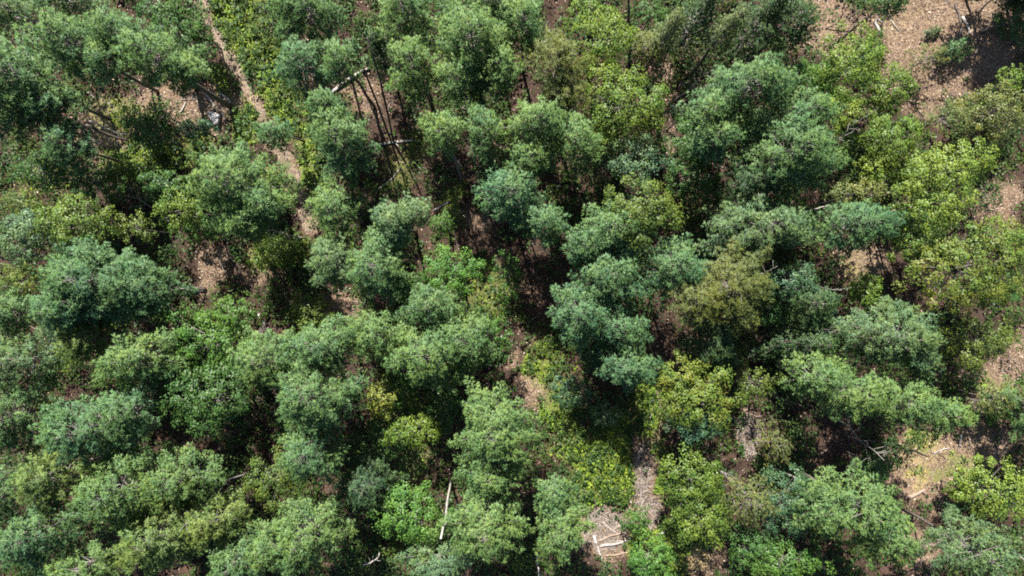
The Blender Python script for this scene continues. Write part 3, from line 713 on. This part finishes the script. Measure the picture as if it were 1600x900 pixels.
# ------------------------------------------------------------------ fallen logs, dead wood, slab
def log(p0, p1, r, mat, label, z0=None, z1=None, name='log', bend=0.05, stubs=2, seed=0, group='logs and poles of dead wood'):
    rng = np.random.default_rng(5000 + seed + int(p0[0] * 3 + p0[1]))
    a = at(*p0, z0 if z0 is not None else 0.0); b = at(*p1, z1 if z1 is not None else 0.0)
    if z0 is None: a[2] = float(ground_z(a[0], a[1])) + r * 0.75
    if z1 is None: b[2] = float(ground_z(b[0], b[1])) + r * 0.75
    base = a.copy(); ln = np.linalg.norm(b - a)
    root = empty(name, base)
    f = np.linspace(0, 1, 7)[:, None]
    pts = (b - a) * f
    pr = unit(np.cross(b - a, UP))
    pts = pts + pr * (np.sin(f * 3.1) * bend * ln * rng.choice([-1, 1])) + rng.normal(0, min(0.012 * ln, 0.04), (7, 3)) * np.array([1, 1, 0.2])
    T = Tubes(); T.add(pts, np.linspace(r, r * 0.62, 7), 8, wob=rng); T.build('stem', mat, root)
    for s_ in range(stubs):
        u = rng.uniform(0.3, 0.95); p = pts[int(u * 6)]
        d = unit(pr * rng.choice([-1, 1]) + unit(b - a) * 0.6 + UP * rng.uniform(0.0, 0.5))
        T = Tubes(); l_ = rng.uniform(0.3, 0.9)
        T.add([p, p + d * l_ * 0.6, p + d * l_ + rng.normal(0, .05, 3)], [r * 0.34, r * 0.22, r * 0.08], 5); T.build('branch_stub', mat, root)
    return tag(root, label, 'log', group)

def snag(px, py, h, spread, mat, label, seed=0, lean=(0.0, 0.0), nb=9, r=0.1, z=None, droop=0.15, cat='dead tree', name='dead_tree', lying=False):
    """bare dead tree: stem, boughs and twigs; lean = how far the tip stands off, metres"""
    rng = np.random.default_rng(9000 + seed + int(px + py * 3))
    b = at(px, py, 0.0); gz = float(ground_z(b[0], b[1])); root = empty(name, (b[0], b[1], gz))
    f = np.linspace(0, 1, 6)[:, None]
    tip = np.array([lean[0], lean[1], h])
    pts = tip * f + rng.normal(0, 0.02 * np.linalg.norm(tip), (6, 3)) * (f > 0)
    if lying: pts[:, 2] += r
    else: pts[0, 2] = -0.2
    T = Tubes(); T.add(pts, r * (1 - 0.85 * f[:, 0]), 6, wob=rng); T.build('stem', mat, root)
    ax = unit(tip)
    for i in range(nb):
        u = 0.35 + 0.62 * (i + rng.random()) / nb
        p = np.array([np.interp(u, f[:, 0], pts[:, k]) for k in range(3)])
        q = unit(np.cross(ax, rng.normal(0, 1, 3)))
        d = unit(q + ax * rng.uniform(0.15, 0.7)); 
        if lying: d[2] = abs(d[2]) * 0.6
        l_ = spread * rng.uniform(0.45, 1.0) * (1.15 - 0.6 * u)
        g = np.linspace(0, 1, 4)[:, None]
        bp_ = p + d * l_ * g - UP * droop * l_ * g ** 2 + rng.normal(0, 0.04 * l_, (4, 3)) * g
        T = Tubes(); T.add(bp_, r * 0.36 * (1 - 0.8 * g[:, 0]) * (1.1 - 0.5 * u), 4)
        for k in range(4):
            w = rng.uniform(0.35, 0.98); pp = p + d * l_ * w - UP * droop * l_ * w ** 2
            e = unit(d + rng.normal(0, 0.6, 3)) * l_ * rng.uniform(0.2, 0.42)
            T.add([pp, pp + e * 0.5 + rng.normal(0, .02, 3), pp + e], [r * 0.13, r * 0.1, r * 0.03], 3, cap=False)
        T.build('bough', mat, root)
    return tag(root, label, cat, 'dead trees and bare branches')

log((513, 148), (577, 105), 0.19, M_BIRCH, 'long white birch log lying between two pines, right of the fern bank', stubs=1)
log((577, 228), (657, 220), 0.14, M_BIRCH, 'thin birch log lying across the dark trunk gap, pale at its left end', stubs=3, bend=0.015)
log((497, 83), (513, 100), 0.12, M_BIRCH, 'short white log end showing through the pine above the long birch log', stubs=0)
log((320, 147), (335, 167), 0.13, M_DEAD, 'pale split log just above the white slab', stubs=0)
log((343, 146), (360, 158), 0.12, M_DEAD, 'pale log at the upper right end of the litter, beside the track', stubs=1)
log((359, 157), (361, 182), 0.12, M_DEAD, 'pale upright-lying log on the right rim of the litter, beside the track', stubs=0)
log((282, 176), (290, 160), 0.09, M_DEAD, 'short pale pole crossing the long dark trunk', stubs=0)
log((134, 140), (147, 153), 0.10, M_DEAD, 'pale broken pole at the left end of the log litter', stubs=1)
log((132, 206), (160, 227), 0.08, M_DEAD, 'thin grey pole on the litter right of the bluish bough', stubs=1)
log((200, 228), (215, 242), 0.09, M_DEAD, 'short pale pole at the lower end of the log litter', stubs=0)
log((195, 131), (213, 123), 0.07, M_DEAD, 'thin grey pole under the green pine at the log litter', stubs=0)
log((300, 150), (312, 166), 0.07, M_DEAD, 'thin pale pole lying left of the split log above the white slab', stubs=0)
log((346, 170), (352, 190), 0.06, M_DEAD, 'thin pale pole between the white slab and the rim of the litter', stubs=0)
log((168, 160), (180, 172), 0.06, M_DEAD, 'thin pale stick in the middle of the log litter', stubs=0)
log((208, 172), (222, 182), 0.06, M_DEAD, 'thin pale stick beside the yellow-green bush in the log litter', stubs=0)
log((135, 232), (158, 229), 0.07, M_DEAD, 'grey pole lying crosswise below the thin grey pole by the bluish bough', stubs=0)
log((135, 195), (205, 220), 0.16, M_DARKLOG, 'dark fallen trunk lying in the log litter right of the left edge pine', z0=4.0, z1=0.3, stubs=3)
log((140, 188), (200, 212), 0.10, M_DEAD, 'grey fallen pole alongside the dark fallen trunk in the litter', z0=3.0, z1=0.3, stubs=2)
log((1365, 33), (1377, 56), 0.14, M_BIRCH, 'white log on the left side of the upper right clearing', stubs=1)
log((1392, 30), (1407, 49), 0.06, M_DEAD, 'thin pale stick in the upper right clearing, right of the white log', stubs=0, bend=0.01)
log((1369, 30), (1380, 38), 0.07, M_DEAD, 'short crooked stick above the white log in the upper right clearing', stubs=0)
log((1502, 27), (1514, 55), 0.15, M_DEAD, 'pale leaning trunk on the right rim of the upper right clearing', stubs=2)
log((1492, 5), (1500, 60), 0.11, M_DARKLOG, 'dark pole standing in for a trunk shadow on the right rim of the upper right clearing', stubs=2)  # dark stick laid where a standing trunk only casts its shadow
log((1240, 60), (1268, 72), 0.08, M_BROWNLOG, 'thin brown log on reddish litter left of the upper right clearing', stubs=0)
log((1290, 45), (1345, 14), 0.07, M_DARKLOG, 'thin dark pole slanting up to the small pine of the upper right clearing', z1=2.0, stubs=3)
log((1415, 80), (1424, 68), 0.07, M_BROWNLOG, 'dark stick in the middle of the upper right clearing', stubs=0)
log((1418, 155), (1440, 160), 0.08, M_BROWNLOG, 'brown stick at the lower rim of the upper right clearing', stubs=0)
log((928, 836), (948, 884), 0.13, M_BIRCH, 'thick white log beside the upright pale pine at the bottom', stubs=0)
log((1002, 700), (1002, 790), 0.07, M_DEAD, 'long thin pale pole lying in the fern strip', stubs=0, bend=0.01)
log((938, 852), (985, 841), 0.15, M_DEAD, 'grey log on top of the slash pile at the bottom centre', stubs=2)
log((935, 845), (975, 832), 0.10, M_BROWNLOG, 'brown log at the upper side of the slash pile', stubs=1)
log((945, 866), (990, 858), 0.09, M_BROWNLOG, 'brown log at the lower side of the slash pile', stubs=1)
log((942, 815), (966, 834), 0.07, M_DEAD, 'pale stick pointing at the slash pile from above', stubs=1)
log((913, 765), (931, 793), 0.15, M_DARKLOG, 'dark crooked log at the edge of the bright ferns', stubs=1, bend=0.15)
log((986, 771), (988, 787), 0.09, M_BIRCH, 'short curved white branch below the long thin pole', stubs=0, bend=0.2)
log((1020, 834), (1042, 832), 0.10, M_DEAD, 'short grey log right of the round green bush at the bottom', stubs=0)
log((1005, 790), (1030, 822), 0.07, M_BROWNLOG, 'brown pole slanting below the long thin pole', stubs=1)
log((1418, 778), (1445, 764), 0.22, M_BROWNLOG, 'thick brown log lying in the lower right clearing', stubs=1)
log((1497, 697), (1503, 680), 0.10, M_BIRCH, 'white broken stub at the tip of the long pale pine', stubs=0, z1=1.0)
log((1458, 708), (1482, 699), 0.07, M_DEAD, 'thin pale stick at the top of the lower right clearing', stubs=1)
log((1452, 705), (1467, 720), 0.06, M_DARKLOG, 'dark stick beside the golden grass in the lower right clearing', stubs=0)
log((1408, 700), (1452, 714), 0.06, M_DARKLOG, 'dark pole along the upper edge of the lower right clearing', stubs=1)
log((677, 330), (703, 315), 0.10, M_DEAD, 'short pale log in the shaded gap left of the centre pines', stubs=0, bend=0.01)
log((704, 752), (689, 842), 0.12, M_BIRCH, 'tall leaning white birch trunk left of the pale pine pair', z1=15.0, stubs=2, bend=0.01)
log((838, 858), (843, 905), 0.12, M_BIRCH, 'white pole at the bottom edge between the pale pines', z1=3.0, stubs=1, bend=0.01)
log((405, 490), (416, 509), 0.12, M_BIRCH, 'short white log right of the mid green maple', stubs=1)
log((1536, 328), (1558, 326), 0.09, M_BROWNLOG, 'brown stick on the litter right of the bright yellow-green trees', stubs=0)
log((1392, 330), (1431, 322), 0.08, M_DEAD, 'thin pale pole beside the blue-green pine with two trunks', z0=5.0, z1=6.0, stubs=0, bend=0.01)
log((1483, 620), (1567, 642), 0.17, M_DARKLOG, 'long dark fallen trunk right of the long pale pine', stubs=4)
log((1198, 612), (1255, 634), 0.20, M_DARKLOG, 'dark trunk lying left of the long pale pine', stubs=3, z1=2.0)
log((1265, 330), (1300, 322), 0.06, M_DEAD, 'thin grey stick above the pale grey-green pine', z0=5.0, z1=5.0, stubs=0)
log((590, 296), (626, 262), 0.08, M_DEAD, 'thin grey pole on the shaded brown floor below the birch log', stubs=2)
log((715, 252), (740, 302), 0.07, M_DEAD, 'thin grey pole right below the small round pine', stubs=1)
log((1405, 776), (1416, 770), 0.05, M_DEAD, 'small pale stick left of the thick brown log', stubs=0)
log((410, 858), (425, 870), 0.10, M_DEAD, 'pale bare branch tip at the bottom edge below the olive-yellow tree', z0=9.0, z1=10.0, stubs=3)
log((567, 882), (594, 864), 0.09, M_DEAD, 'pale crooked bough at the bottom edge left of the bright green tree', z0=6.0, z1=7.0, stubs=3, bend=0.12)
log((615, 222), (575, 60), 0.11, M_DARKLOG, 'tall dark bare trunk rising from the shaded gap, right one of the pair', z1=15.0, stubs=4, bend=0.01, name='bare_tree')
log((600, 190), (548, 60), 0.11, M_DARKLOG, 'tall dark bare trunk rising from the shaded gap, left one of the pair', z1=14.0, stubs=4, bend=0.01, name='bare_tree')
log((600, 215), (560, 130), 0.09, M_BARK, 'leaning grey trunk crossing the white birch log', z1=7.0, stubs=3, bend=0.02, name='bare_tree')
log((985, 70), (984, -20), 0.15, M_BARK, 'dark twin trunk at the top edge over the brown litter strip', z1=9.0, stubs=5, bend=0.02, name='bare_tree')
log((722, 282), (690, 190), 0.15, M_LIMB, 'pale trunk foot below the small round pine', z1=10.0, stubs=2, bend=0.01, name='bare_tree')

snag(1052, 160, 5.0, 2.0, M_DEAD, 'grey dead tree with forked branches left of the wide pine', lean=(2.0, 1.6), nb=8)
snag(1040, 205, 5.0, 1.7, M_BARK, 'dark dead branches on the brown litter strip', lean=(1.6, 1.8), nb=8)
snag(480, 372, 8.0, 1.8, M_DEAD, 'grey dead branches beside the dirt track end, right of the light green pine', lean=(-2.4, 0.6), nb=9)
snag(322, 455, 6.0, 1.7, M_DEAD, 'tangle of grey dead branches beside the largest domed pine', lean=(-2.8, 0.3), nb=10)
snag(322, 452, 1.2, 0.8, M_DARKLOG, 'dark bent dead trunk over the red-brown bare patch', lean=(-3.6, 0.2), nb=3, r=0.22, lying=True)
snag(400, 730, 13.0, 1.8, M_DEAD, 'bare grey branches at the right side of the broad lower left pine', lean=(-1.4, -1.6), nb=11)
snag(55, 560, 13.0, 2.2, M_DEAD, 'bare grey branches in the thin pine at the left edge', lean=(-1.5, -0.6), nb=12)
snag(1070, 700, 8.0, 2.6, M_BIRCH, 'fine white dead branches below the orange-tipped maple', lean=(3.6, -1.6), nb=8, r=0.06)
snag(1125, 755, 7.0, 1.6, M_BIRCH, 'thin white dead twigs right of the mottled green tree', lean=(0.9, -1.8), nb=7, r=0.05)
snag(1420, 800, 13.0, 1.8, M_DEAD, 'grey standing dead tree between the pale pine and the lower right corner', lean=(0.4, -1.0), nb=12)
snag(1560, 845, 11.0, 1.8, M_DEAD, 'grey bare branches near the lower right corner', lean=(0.6, -0.8), nb=9)
snag(1290, 650, 12.0, 2.2, M_DEAD, 'fan of grey dead branches under the long pale pine', lean=(-0.8, -1.2), nb=12)
snag(1200, 725, 11.0, 1.7, M_DEAD, 'pale dead branches left of the large pale pine', lean=(1.6, -0.8), nb=9)
snag(1225, 445, 12.5, 1.4, M_BIRCH, 'white dead twigs over the bluish leafy tree', lean=(0.3, -0.3), nb=8, r=0.06)
snag(1205, 500, 13.5, 1.2, M_BIRCH, 'small pale dead branch above the dark conifer', lean=(0.4, -0.4), nb=6, r=0.06)
snag(1115, 430, 17.0, 1.9, M_DEAD, 'grey dead twigs in the crown of the large olive tufted pine', lean=(0.2, 0.2), nb=9, r=0.08)
snag(1225, 245, 17.5, 1.6, M_DEAD, 'grey dead inner branches of the largest pine on the right', lean=(0.3, 0.3), nb=8, r=0.08)
snag(250, 330, 6.0, 1.6, M_DEAD, 'thin grey dead tree above the red-brown bare patch', lean=(-0.6, 1.0), nb=7, r=0.06)
snag(330, 340, 7.0, 1.5, M_DEAD, 'pale bare branch left of the light green pine', lean=(-1.8, -0.4), nb=6, r=0.06)
snag(420, 510, 5.0, 1.6, M_DEAD, 'pale brush of dead twigs above the pale pine', lean=(0.6, -0.4), nb=9, r=0.06)
snag(740, 190, 9.0, 1.3, M_DEAD, 'small grey dead top between the small round pine and the narrow one', lean=(-0.6, 0.8), nb=8, r=0.07)
snag(830, 380, 9.0, 1.3, M_DEAD, 'pale dead branches below the pine overhanging the centre gap', lean=(0.5, 0.3), nb=8, r=0.08)
snag(1310, 35, 5.0, 1.6, M_DARKLOG, 'dark leafless sapling on the reddish litter at the upper right', lean=(-0.9, 1.6), nb=7, r=0.06)
snag(1530, 20, 9.0, 1.8, M_DEAD, 'brownish dead tree in the shade of the top right corner', lean=(-1.2, 1.0), nb=10, r=0.09)
snag(440, 45, 6.0, 1.8, M_BARK, 'grey leafless shrub beside the fern bank at the top', lean=(-0.6, 0.8), nb=10, r=0.05)
snag(1480, 225, 2.5, 1.6, M_DARKLOG, 'dark dead branch above the wide flat-topped tree', lean=(3.0, 1.2), nb=6, r=0.08)

# white angular slab among the logs
slab = empty('slab', at(333, 187, 0.35))
sp = [at(px, py, 0.0)[:2] - at(333, 187, 0.0)[:2] for px, py in ((325, 177), (333, 175), (343, 179), (342, 189), (341, 197), (336, 195), (330, 186))]
n = len(sp); tv = [(x, y, 0.28 - 0.12 * x) for x, y in sp]; bv = [(x * 1.05, y * 1.05, -0.35) for x, y in sp]
mv = [(x * 0.9, y * 0.9, 0.34 - 0.12 * x) for x, y in sp]
V = np.array(bv + tv + mv + [(0, 0, 0.37), (0, 0, -0.35)])
F = []
for i in range(n):
    j = (i + 1) % n
    for A_, B_ in ((0, n), (n, 2 * n)): F += [(A_ + i, A_ + j, B_ + j), (A_ + i, B_ + j, B_ + i)]
    F += [(2 * n + i, 2 * n + j, 3 * n), (j, i, 3 * n + 1)]
mesh_obj('slab_body', V, np.array(F), bark_mat('chalky_white_slab', (0.2, 0.19, 0.18), (0.36, 0.345, 0.33), scale=3.0), slab)
tag(slab, 'white angular slab at the foot of the long dark trunk', 'slab')

# ------------------------------------------------------------------ what nobody could count: ferns, brush, litter, twigs
def sample(n, f, rng, spanx=58.0, spany=34.0, shade=True):
    x = rng.uniform(-spanx, spanx, n); y = rng.uniform(-spany, spany, n)
    g, b_, o_ = cover(x, y)
    sh = blobs_field(x + 0.8 * wobble(x, y, 4.0), y, SHADE)
    keep = rng.random(n) < f(x, y, g, b_, o_) * (1 - (0.95 * sh if shade else 0))
    return x[keep], y[keep]
def leaf_quads(rng, p, nrm, size):
    n = len(p)
    d = unit(np.cross(nrm, rng.normal(0, 1, (n, 3)))); sd = np.cross(nrm, d)
    l_ = size * rng.uniform(0.6, 1.3, (n, 1)); w_ = l_ * rng.uniform(0.25, 0.42, (n, 1))
    return np.stack([p - d * l_ * .5, p + sd * w_, p + d * l_ * .5, p - sd * w_], 1).reshape(-1, 3)
def plants(name, mat, n, f, hmax, rad, nleaf, size, seed, label):
    rng = np.random.default_rng(seed)
    x, y = sample(n, f, rng); k = len(x)
    hh = hmax * rng.uniform(0.35, 1.0, k); rr = rad * rng.uniform(0.6, 1.3, k)
    X = np.repeat(x, nleaf); Y = np.repeat(y, nleaf)
    off = rng.normal(0, 0.5, (k * nleaf, 2)) * np.repeat(rr, nleaf)[:, None]
    Z = ground_z(X, Y) + np.repeat(hh, nleaf) * rng.uniform(0.45, 1.0, k * nleaf) * np.exp(-0.5 * (off ** 2).sum(1) / np.repeat(rr, nleaf) ** 2) + 0.04
    p = np.stack([X + off[:, 0], Y + off[:, 1], Z], -1)
    nrm = unit(UP * 1.0 + np.concatenate([off * 0.8, np.zeros((len(off), 1))], 1) + rng.normal(0, 0.45, p.shape))
    V = leaf_quads(rng, p, nrm, size)
    o = mesh_obj(name, V, np.arange(len(V)).reshape(-1, 4), mat)
    return tag(o, label, kind='stuff')
M_FERN = foliage_mat('fern_leaves', (1.3, 1.08, 0.9), 0.8, fixed=(0.112, 0.182, 0.022), clump=0.6)
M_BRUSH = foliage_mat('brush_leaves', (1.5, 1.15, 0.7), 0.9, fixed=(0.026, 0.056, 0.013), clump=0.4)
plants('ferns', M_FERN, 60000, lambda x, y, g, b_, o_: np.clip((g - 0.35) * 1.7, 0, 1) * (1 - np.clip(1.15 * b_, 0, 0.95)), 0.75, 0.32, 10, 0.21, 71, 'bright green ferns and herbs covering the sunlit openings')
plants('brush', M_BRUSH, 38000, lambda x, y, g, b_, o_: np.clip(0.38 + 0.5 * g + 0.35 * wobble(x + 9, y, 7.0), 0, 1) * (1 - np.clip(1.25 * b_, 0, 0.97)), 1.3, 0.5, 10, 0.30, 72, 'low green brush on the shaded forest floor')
def thicket(n, seed):
    rng = np.random.default_rng(seed)
    x, y = sample(n, lambda x, y, g, b_, o_: np.clip(0.8 + 0.5 * wobble(x, y + 5, 9.0), 0.1, 1) * (1 - np.clip(1.5 * b_, 0, 1)) * (1 - np.clip(1.3 * g, 0, 0.95)), rng)
    out = []
    for xi, yi in zip(x, y):
        R = rng.uniform(0.6, 1.5); hh = rng.uniform(1.2, 3.6); k = int(95 * R * R)
        u_ = unit(rng.normal(0, 1, (k, 3))); u_[:, 2] = np.abs(u_[:, 2])
        lump = 1 + 0.28 * np.sin(4 * np.arctan2(u_[:, 1], u_[:, 0]) + rng.uniform(0, 6)) * np.sin(5 * u_[:, 2] + rng.uniform(0, 6))
        p = u_ * R * (lump * rng.uniform(0.75, 1.1, k))[:, None] * np.array([1, 1, 0.8]) + np.array([xi, yi, float(ground_z(xi, yi)) + hh - R * 0.8])
        out.append((p, unit(UP * 0.8 + u_ * 0.5 + rng.normal(0, 0.45, (k, 3)))))
    p = np.concatenate([q[0] for q in out]); nr = np.concatenate([q[1] for q in out])
    V = leaf_quads(rng, p, nr, 0.24)
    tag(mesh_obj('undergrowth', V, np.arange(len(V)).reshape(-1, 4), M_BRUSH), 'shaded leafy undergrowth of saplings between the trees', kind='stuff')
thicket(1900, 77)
M_GOLD = foliage_mat('dry_golden_leaves', (1.2, 0.8, 0.6), 0.8, fixed=(0.26, 0.21, 0.07), transl=0.2)
plants('dry_ferns', M_GOLD, 30000, lambda x, y, g, b_, o_: np.clip(o_ - 0.55, 0, 0.4) * 1.6, 0.35, 0.25, 7, 0.2, 73, 'dry golden ferns on the clearings')

def litter_mat():
    m, nt, out = new_mat('leaf_litter'); geo = node(nt, 'ShaderNodeNewGeometry')
    c = ramp(nt, geo.outputs['Random Per Island'], [(0.0, (0.035, 0.02, 0.015)), (0.35, (0.08, 0.046, 0.031)), (0.6, (0.13, 0.086, 0.063)), (0.88, (0.22, 0.16, 0.12)), (1.0, (0.38, 0.31, 0.24))])
    b = node(nt, 'ShaderNodeBsdfPrincipled'); b.inputs['Roughness'].default_value = 0.8
    nt.links.new(c, b.inputs['Base Color']); nt.links.new(b.outputs[0], out.inputs[0]); return m
rng = np.random.default_rng(81)
x, y = sample(150000, lambda x, y, g, b_, o_: 0.16 + 0.8 * b_, rng, shade=False)
p = np.stack([x, y, ground_z(x, y) + rng.uniform(0.03, 0.09, len(x))], -1)
V = leaf_quads(rng, p, unit(UP + rng.normal(0, 0.35, p.shape)), 0.17)
tag(mesh_obj('leaf_litter', V, np.arange(len(V)).reshape(-1, 4), litter_mat()), 'brown and tan leaf litter on the forest floor', kind='stuff')

def twig_mat():
    m, nt, out = new_mat('fallen_twigs'); geo = node(nt, 'ShaderNodeNewGeometry')
    c = ramp(nt, geo.outputs['Random Per Island'], [(0.0, (0.05, 0.036, 0.03)), (0.6, (0.15, 0.12, 0.10)), (1.0, (0.36, 0.32, 0.28))])
    b = node(nt, 'ShaderNodeBsdfPrincipled'); b.inputs['Roughness'].default_value = 0.85
    nt.links.new(c, b.inputs['Base Color']); nt.links.new(b.outputs[0], out.inputs[0]); return m
x, y = sample(30000, lambda x, y, g, b_, o_: 0.10 + 0.5 * b_, rng, shade=False)
xs, ys = rng.uniform(6, 27, 60000), rng.uniform(-30, -12, 60000)
ks = rng.random(60000) < 0.35 * (blobs_field(xs, ys, SLASH) > 0.6)
x = np.concatenate([x, xs[ks]]); y = np.concatenate([y, ys[ks]])
n = len(x); a_ = rng.uniform(0, 6.28, n); l_ = rng.gamma(2.0, 0.28, n) + 0.15; r_ = 0.010 + 0.012 * l_
z_ = ground_z(x, y) + 0.07
d = np.stack([np.cos(a_), np.sin(a_), rng.normal(0, 0.12, n)], -1); q = np.stack([-np.sin(a_), np.cos(a_), np.zeros(n)], -1)
c_ = np.stack([x, y, z_], -1)
e0, e1 = c_ - d * l_[:, None] / 2, c_ + d * l_[:, None] / 2
def ring(e, s): return [e + q * (r_ * s)[:, None], e + UP * (r_ * s * 1.3)[:, None], e - q * (r_ * s)[:, None]]
V = np.stack(ring(e0, 1.0) + ring(e1, 0.5), 1).reshape(-1, 3)
t = np.array([[0, 1, 4], [0, 4, 3], [1, 2, 5], [1, 5, 4], [0, 3, 5], [0, 5, 2]])
F = (np.arange(n)[:, None, None] * 6 + t[None]).reshape(-1, 3)
tag(mesh_obj('fallen_twigs', V, F, twig_mat()), 'scattered fallen twigs and sticks on the forest floor', kind='stuff')
